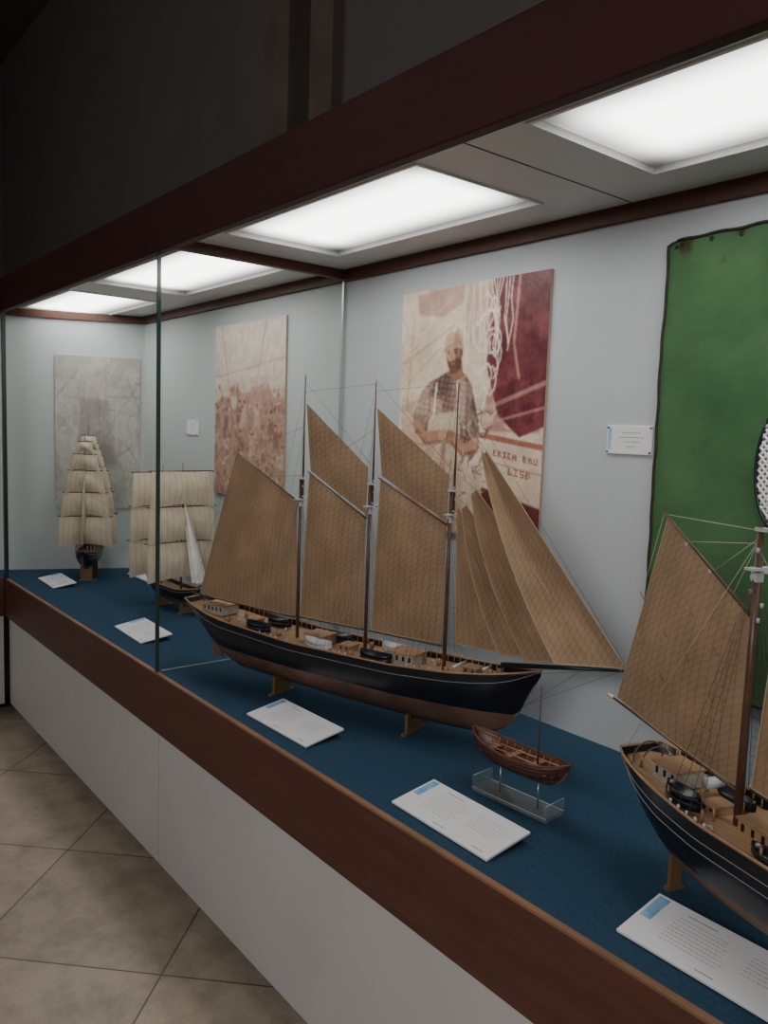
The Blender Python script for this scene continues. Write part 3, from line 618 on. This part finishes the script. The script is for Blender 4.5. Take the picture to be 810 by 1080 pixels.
    # head, tilted toward his work: drawn with a slight lean
    def h(x,y): 
        dx,dy=x-.43,y-.33; a=-.14; return (.43+dx*math.cos(a)-dy*math.sin(a)*1.2-.010,.33+dx*math.sin(a)*.8+dy*math.cos(a))
    def hp(l): return [h(*q) for q in l]
    c.ell(*h(.425,.272),.054,.068,ska,1,-.06,1); c.ell(*h(.480,.275),.010,.018,(.58,.42,.33),1,0,1)
    ex,ey=h(.462,.275); c.shade(((c.U-ex)/.026)**2+((c.V-ey)/.06)**2<1,.76,4); c.ell(*h(.404,.262),.022,.026,(.82,.67,.56),.6,0,4)
    c.poly(hp([(.375,.287),(.385,.295),(.40,.299),(.43,.296),(.462,.290),(.473,.287),(.468,.332),(.44,.352),(.408,.350),(.386,.328)]),(.36,.25,.21),.82,2)
    c.ell(*h(.415,.311),.014,.0045,(.66,.44,.38),1,0,1)
    c.line(hp([(.383,.258),(.404,.255)]),.0035,dk,.85,1); c.line(hp([(.427,.255),(.452,.258)]),.0035,dk,.85,1)
    c.ell(*h(.394,.266),.008,.0038,(.30,.20,.17),.8,0,0); c.ell(*h(.438,.266),.009,.0038,(.30,.20,.17),.8,0,0)
    c.line(hp([(.415,.262),(.406,.288),(.417,.291)]),.0035,(.52,.37,.29),.8,1)
    c.poly(hp([(.364,.248),(.366,.215),(.385,.188),(.42,.178),(.458,.188),(.482,.215),(.488,.252),(.43,.238)]),(.80,.67,.55),1,2)
    ex,ey=h(.465,.215); c.shade(((c.U-ex)/.03)**2+((c.V-ey)/.04)**2<1,.80,4)
    c.line(hp([(.364,.250),(.39,.240),(.43,.236),(.488,.254)]),.010,(.70,.56,.45),1,2)
    for k in range(8): c.line(hp([(.374+.015*k,.238),(.388+.010*k,.195)]),.0018,(.64,.50,.40),.7,1)
    rg=random.Random(8)
    for k in range(90):
        x,y=rg.uniform(.48,.68),rg.uniform(.48,.84); c.line([(x,y),(x+rg.uniform(-.06,.06),y+rg.uniform(-.05,.05))],.0035,(.88,.81,.73) if k%2 else dk,.5,2)
    for k in range(60):
        x,y=rg.uniform(0,.3),rg.uniform(.1,1); c.line([(x,y),(x+rg.uniform(-.1,.1),y+rg.uniform(-.06,.06))],.004,rg.choice([cream,tan]),.35,3)
    F={'E':["111","100","110","100","111"],'R':["110","101","110","101","101"],'I':["111","010","010","010","111"],'C':["111","100","100","100","111"],'A':["010","101","111","101","101"],'B':["110","101","110","101","110"],'L':["100","100","100","100","111"],'S':["111","100","111","001","111"],'U':["101","101","101","101","111"],' ':["000"]*5}
    def word(t,x,y,px,py):
        for ch in t:
            for r,row in enumerate(F[ch]):
                for q,b in enumerate(row):
                    if b=='1':
                        xx=x+q*px; yy=y+r*py+(xx-.6)*.10; c.poly([(xx,yy),(xx+px*1.05,yy),(xx+px*1.05,yy+py*1.05),(xx,yy+py*1.05)],(.52,.26,.24),.75)
            x+=px*4
    word('ERICA BRU',.70,.640,.0078,.0048); word('LISB',.80,.695,.0090,.0054)
    c.blur(1); c.a*=(.94+.12*n4[...,None]); c.a+=(n3[...,None]-.5)*.06+(n2[...,None]-.5)*.05
    return c
photo_panel('tall sepia photo print of bearded sailor in checked shirt',C1(),(-2.053,YB,1.953),(1,0,0),.618,.757)
def C2():
    W,H=200,250; c=Canvas(W,H,(.78,.71,.64)); n1=vnoise(H,W,30,11); n2=vnoise(H,W,9,12); n3=vnoise(H,W,3,13)  # pale tones carry the glass haze, painted into the print
    c.blend(c.V<.28+.08*n1,(.82,.77,.71),.8,8); c.blend((c.V>.42+.2*(n1-.5)),(.62,.46,.40),.7,8)
    c.line([(.1,0),(.3,.6)],.008,(.6,.5,.44),.6,2); c.line([(.75,0),(.55,.55)],.008,(.6,.5,.44),.6,2); c.line([(0,.3),(1,.22)],.005,(.62,.52,.46),.6,2)
    rg=random.Random(2)
    for k in range(260):
        x,y=rg.random(),rg.uniform(.36,1); col=rg.choice([(.83,.76,.69),(.50,.34,.30),(.68,.53,.46),(.44,.30,.27)])
        c.ell(x,y,rg.uniform(.008,.030),rg.uniform(.006,.018),col,.6,rg.random()*3,2)
    for k in range(12):
        x=rg.random(); y=rg.uniform(.42,.72); c.poly([(x-.03,y+.02),(x+.03,y+.02),(x+.045,y+.11),(x-.045,y+.11)],rg.choice([(.50,.36,.32),(.77,.68,.61)]),.7,3); c.ell(x,y,.018,.018,(.70,.56,.49),.8,0,2); c.ell(x,y-.013,.020,.009,(.40,.28,.25),.8,0,1)
    for k in range(110):
        x,y=rg.random(),rg.uniform(.4,1); c.line([(x,y),(x+rg.uniform(-.15,.15),y+rg.uniform(-.08,.08))],.003,(.83,.75,.68),.5,1)
    c.blur(2); c.a+=(n3[...,None]-.5)*.08+(n2[...,None]-.5)*.07; return c
photo_panel('reddish photo print of a crowded deck with nets, glass haze in its colour',C2(),(-3.383,YB,1.953),(1,0,0),.607,.757)
def C3():
    W,H=170,270; c=Canvas(W,H,(.68,.68,.65)); n1=vnoise(H,W,30,21); n2=vnoise(H,W,9,22); n3=vnoise(H,W,3,23)  # low contrast is glass haze put into the print colours
    c.blend(n1>.5,(.60,.58,.55),.5,10); rg=random.Random(5)
    for k in range(70):
        x,y=rg.random(),rg.random(); c.line([(x,y),(x+rg.uniform(-.4,.4),y+rg.uniform(-.3,.3))],.008,rg.choice([(.76,.76,.73),(.52,.48,.46)]),.45,2)
    c.ell(.45,.2,.10,.07,(.70,.66,.62),.8,0,4); c.poly([(.3,.28),(.62,.28),(.72,.7),(.25,.7)],(.54,.50,.48),.5,6)
    c.blur(2); c.a+=(n3[...,None]-.5)*.05+(n2[...,None]-.5)*.05; return c
photo_panel('pale photo print of fishermen handling ropes, glass haze in its colour',C3(),(EX(1.303),1.303,1.850),(.4134,1,0),.430,.81)
# ---------- green sailcloth ----------
def green():
    X0,X1,Z0,Z1=-1.080,-.05,.93,1.965; W,H=90,90
    m,nt,b=nodes('green_oilcloth'); N=nt.nodes;L=nt.links
    uv=N.new('ShaderNodeUVMap')
    n=N.new('ShaderNodeTexNoise'); n.inputs['Scale'].default_value=3; n.inputs['Detail'].default_value=8; n.inputs['Roughness'].default_value=.6; L.new(uv.outputs[0],n.inputs[0])
    r=N.new('ShaderNodeValToRGB'); e=r.color_ramp.elements; e[0].position=.28; e[0].color=(.038,.096,.044,1); e[1].position=.75; e[1].color=(.10,.21,.09,1); L.new(n.outputs[0],r.inputs[0])
    n2=N.new('ShaderNodeTexNoise'); n2.inputs['Scale'].default_value=14; n2.inputs['Detail'].default_value=6; L.new(uv.outputs[0],n2.inputs[0])
    r2=N.new('ShaderNodeValToRGB'); r2.color_ramp.elements[0].position=.56; r2.color_ramp.elements[1].position=.64; L.new(n2.outputs[0],r2.inputs[0])
    sp=N.new('ShaderNodeSeparateXYZ'); L.new(uv.outputs[0],sp.inputs[0])
    mr=N.new('ShaderNodeMapRange'); L.new(sp.outputs[1],mr.inputs[0]); mr.inputs[1].default_value=.9; mr.inputs[2].default_value=1.0
    mm=N.new('ShaderNodeMath'); mm.operation='MULTIPLY'; L.new(r2.outputs[0],mm.inputs[0]); L.new(mr.outputs[0],mm.inputs[1])
    mx=N.new('ShaderNodeMix'); mx.data_type='RGBA'; L.new(mm.outputs[0],mx.inputs[0]); L.new(r.outputs[0],mx.inputs[6]); mx.inputs[7].default_value=(.06,.035,.02,1)
    L.new(mx.outputs[2],b.inputs['Base Color']); b.inputs['Roughness'].default_value=.26
    bp=N.new('ShaderNodeBump'); bp.inputs['Strength'].default_value=.2; bp.inputs['Distance'].default_value=.01; L.new(n2.outputs[0],bp.inputs['Height']); L.new(bp.outputs[0],b.inputs['Normal'])
    o_=empty('green_sailcloth',(X0,YB-.02,Z0),0,'large worn green oiled sailcloth with dark ragged border','cloth')
    V=[];F=[];UV=[]
    nz=vnoise(H,W,22,31)+.4*vnoise(H,W,9,32)
    for j in range(H):
        for i in range(W):
            u=i/(W-1);v=j/(H-1)
            cr=max(0,1-u/.05)**2*.012 # rounded top corner
            x=u*(X1-X0)+(.0010*math.sin(v*23)+.0008*math.sin(v*61))*(1-u); z=v*(Z1-Z0)+(.002*math.sin(u*9)+.0015*math.sin(u*67)+.012*u-cr)*v
            y=.012-.012*nz[j,i]-.004*math.sin(u*14+v*3)
            V.append((x,y,z)); UV.append((u,v))
    for j in range(H-1):
        for i in range(W-1):
            a=j*W+i; F.append((a,a+1,a+W+1,a+W))
    o=mesh('cloth_sheet',V,F,m,o_,True); uvl=o.data.uv_layers.new(name='UVMap')
    for l in o.data.loops: uvl.data[l.index].uv=UV[l.vertex_index]
    loop=[V[j*W] for j in range(H)]+[V[(H-1)*W+i] for i in range(1,W)]+[V[j*W+W-1] for j in range(H-2,-1,-1)]+[V[i] for i in range(W-2,-1,-1)]
    tubes('rope_border',[[(p[0],p[1]-.002,p[2]) for p in loop]],.0034,pmat('tarred_rope',(.035,.028,.02),.9,var=.4,scale=80),o_,6)
    g=[]
    for i in range(3,W,6): g.append([(V[(H-1)*W+i][0]+.004*math.cos(a),V[(H-1)*W+i][1]-.004,V[(H-1)*W+i][2]-.012+.004*math.sin(a)) for a in np.linspace(0,2*math.pi,9)])
    tubese('grommet',g,.0014,M_metal,o_,4)
    each('wall_hook',[tubeg([(x,.0190,z),(x,-.006,z)],.003,6) for x,z in ((.02,Z1-Z0-.016),(.5,Z1-Z0-.006),(1.0,Z1-Z0))],M_metal,o_)
green()
# ---------- oval woven ornament ----------
ne=empty('oval_woven_ornament',(-.752,YB-.066,1.455),0,'pale oval woven cord ornament with dark rim on green cloth','ornament')
mesh('backing_board',*join([([(.058*math.cos(a),y,.133*math.sin(a)) for y in (.004,.010) for a in np.linspace(0,2*math.pi,40,endpoint=False)],[tuple(range(40)),tuple(range(79,39,-1))]+[(i,i+40,(i+1)%40+40,(i+1)%40) for i in range(40)])]),M_cabin,ne)
tubes('hoop',[[(.06*math.cos(a),0,.135*math.sin(a)) for a in np.linspace(0,2*math.pi,41)]],.004,M_hull,ne,8)
sg=[]
for k in np.arange(-.20,.21,.016):
    for d in (-1,1):
        pts=[]
        for t in np.linspace(-.06,.06,25):
            z=k+d*t*1.2
            if (t/.06)**2+(z/.135)**2<1: pts.append((t,0,z))
        if len(pts)>1: sg.append(pts)
tubes('woven_cord',sg,.0030,M_white,ne,5)
# ---------- camera ----------
def basis(a,p,r):
    fh=np.array([-math.sin(a),math.cos(a),0]);rt=np.array([math.cos(a),math.sin(a),0]);up=np.array([0,0,1.])
    fw=fh*math.cos(p)-up*math.sin(p);u=up*math.cos(p)+fh*math.sin(p)
    return rt*math.cos(r)+u*math.sin(r),u*math.cos(r)-rt*math.sin(r),fw
F_PX=839.3; R_,U_,W_=basis(.8901,.0996,.0337)
cam=bpy.data.cameras.new('camera'); cam.sensor_fit='VERTICAL'; cam.sensor_height=24; cam.lens=24*F_PX/1080; cam.clip_start=.02
co=bpy.data.objects.new('camera',cam); link(co)
co.matrix_world=Matrix(((R_[0],U_[0],-W_[0],0),(R_[1],U_[1],-W_[1],0),(R_[2],U_[2],-W_[2],1.5),(0,0,0,1)))
bpy.context.scene.camera=co
# ---------- added fill lights ----------
def area(name,loc,rot,sx,sy,e,c=(1,1,1)):
    l=bpy.data.lights.new(name,'AREA'); l.shape='RECTANGLE'; l.size=sx; l.size_y=sy; l.energy=e; l.color=c
    o=bpy.data.objects.new(name,l); o.location=loc; o.rotation_euler=rot; link(o); return o
area('fill_lamp',(.2,-1.8,2.3),(math.radians(52),0,math.radians(30)),1.8,.6,46,(1,.96,.92))  # added out of view to brighten the base panels, floor and wall
area('fill_lamp',(-4.2,-2.6,3.6),(math.radians(40),0,0),1.6,.8,16,(1,.96,.92))  # second unseen fill, added to lift the floor and left wall
w=bpy.data.worlds.new('world'); bpy.context.scene.world=w; w.use_nodes=True
w.node_tree.nodes['Background'].inputs[0].default_value=(.5,.55,.6,1); w.node_tree.nodes['Background'].inputs[1].default_value=.04
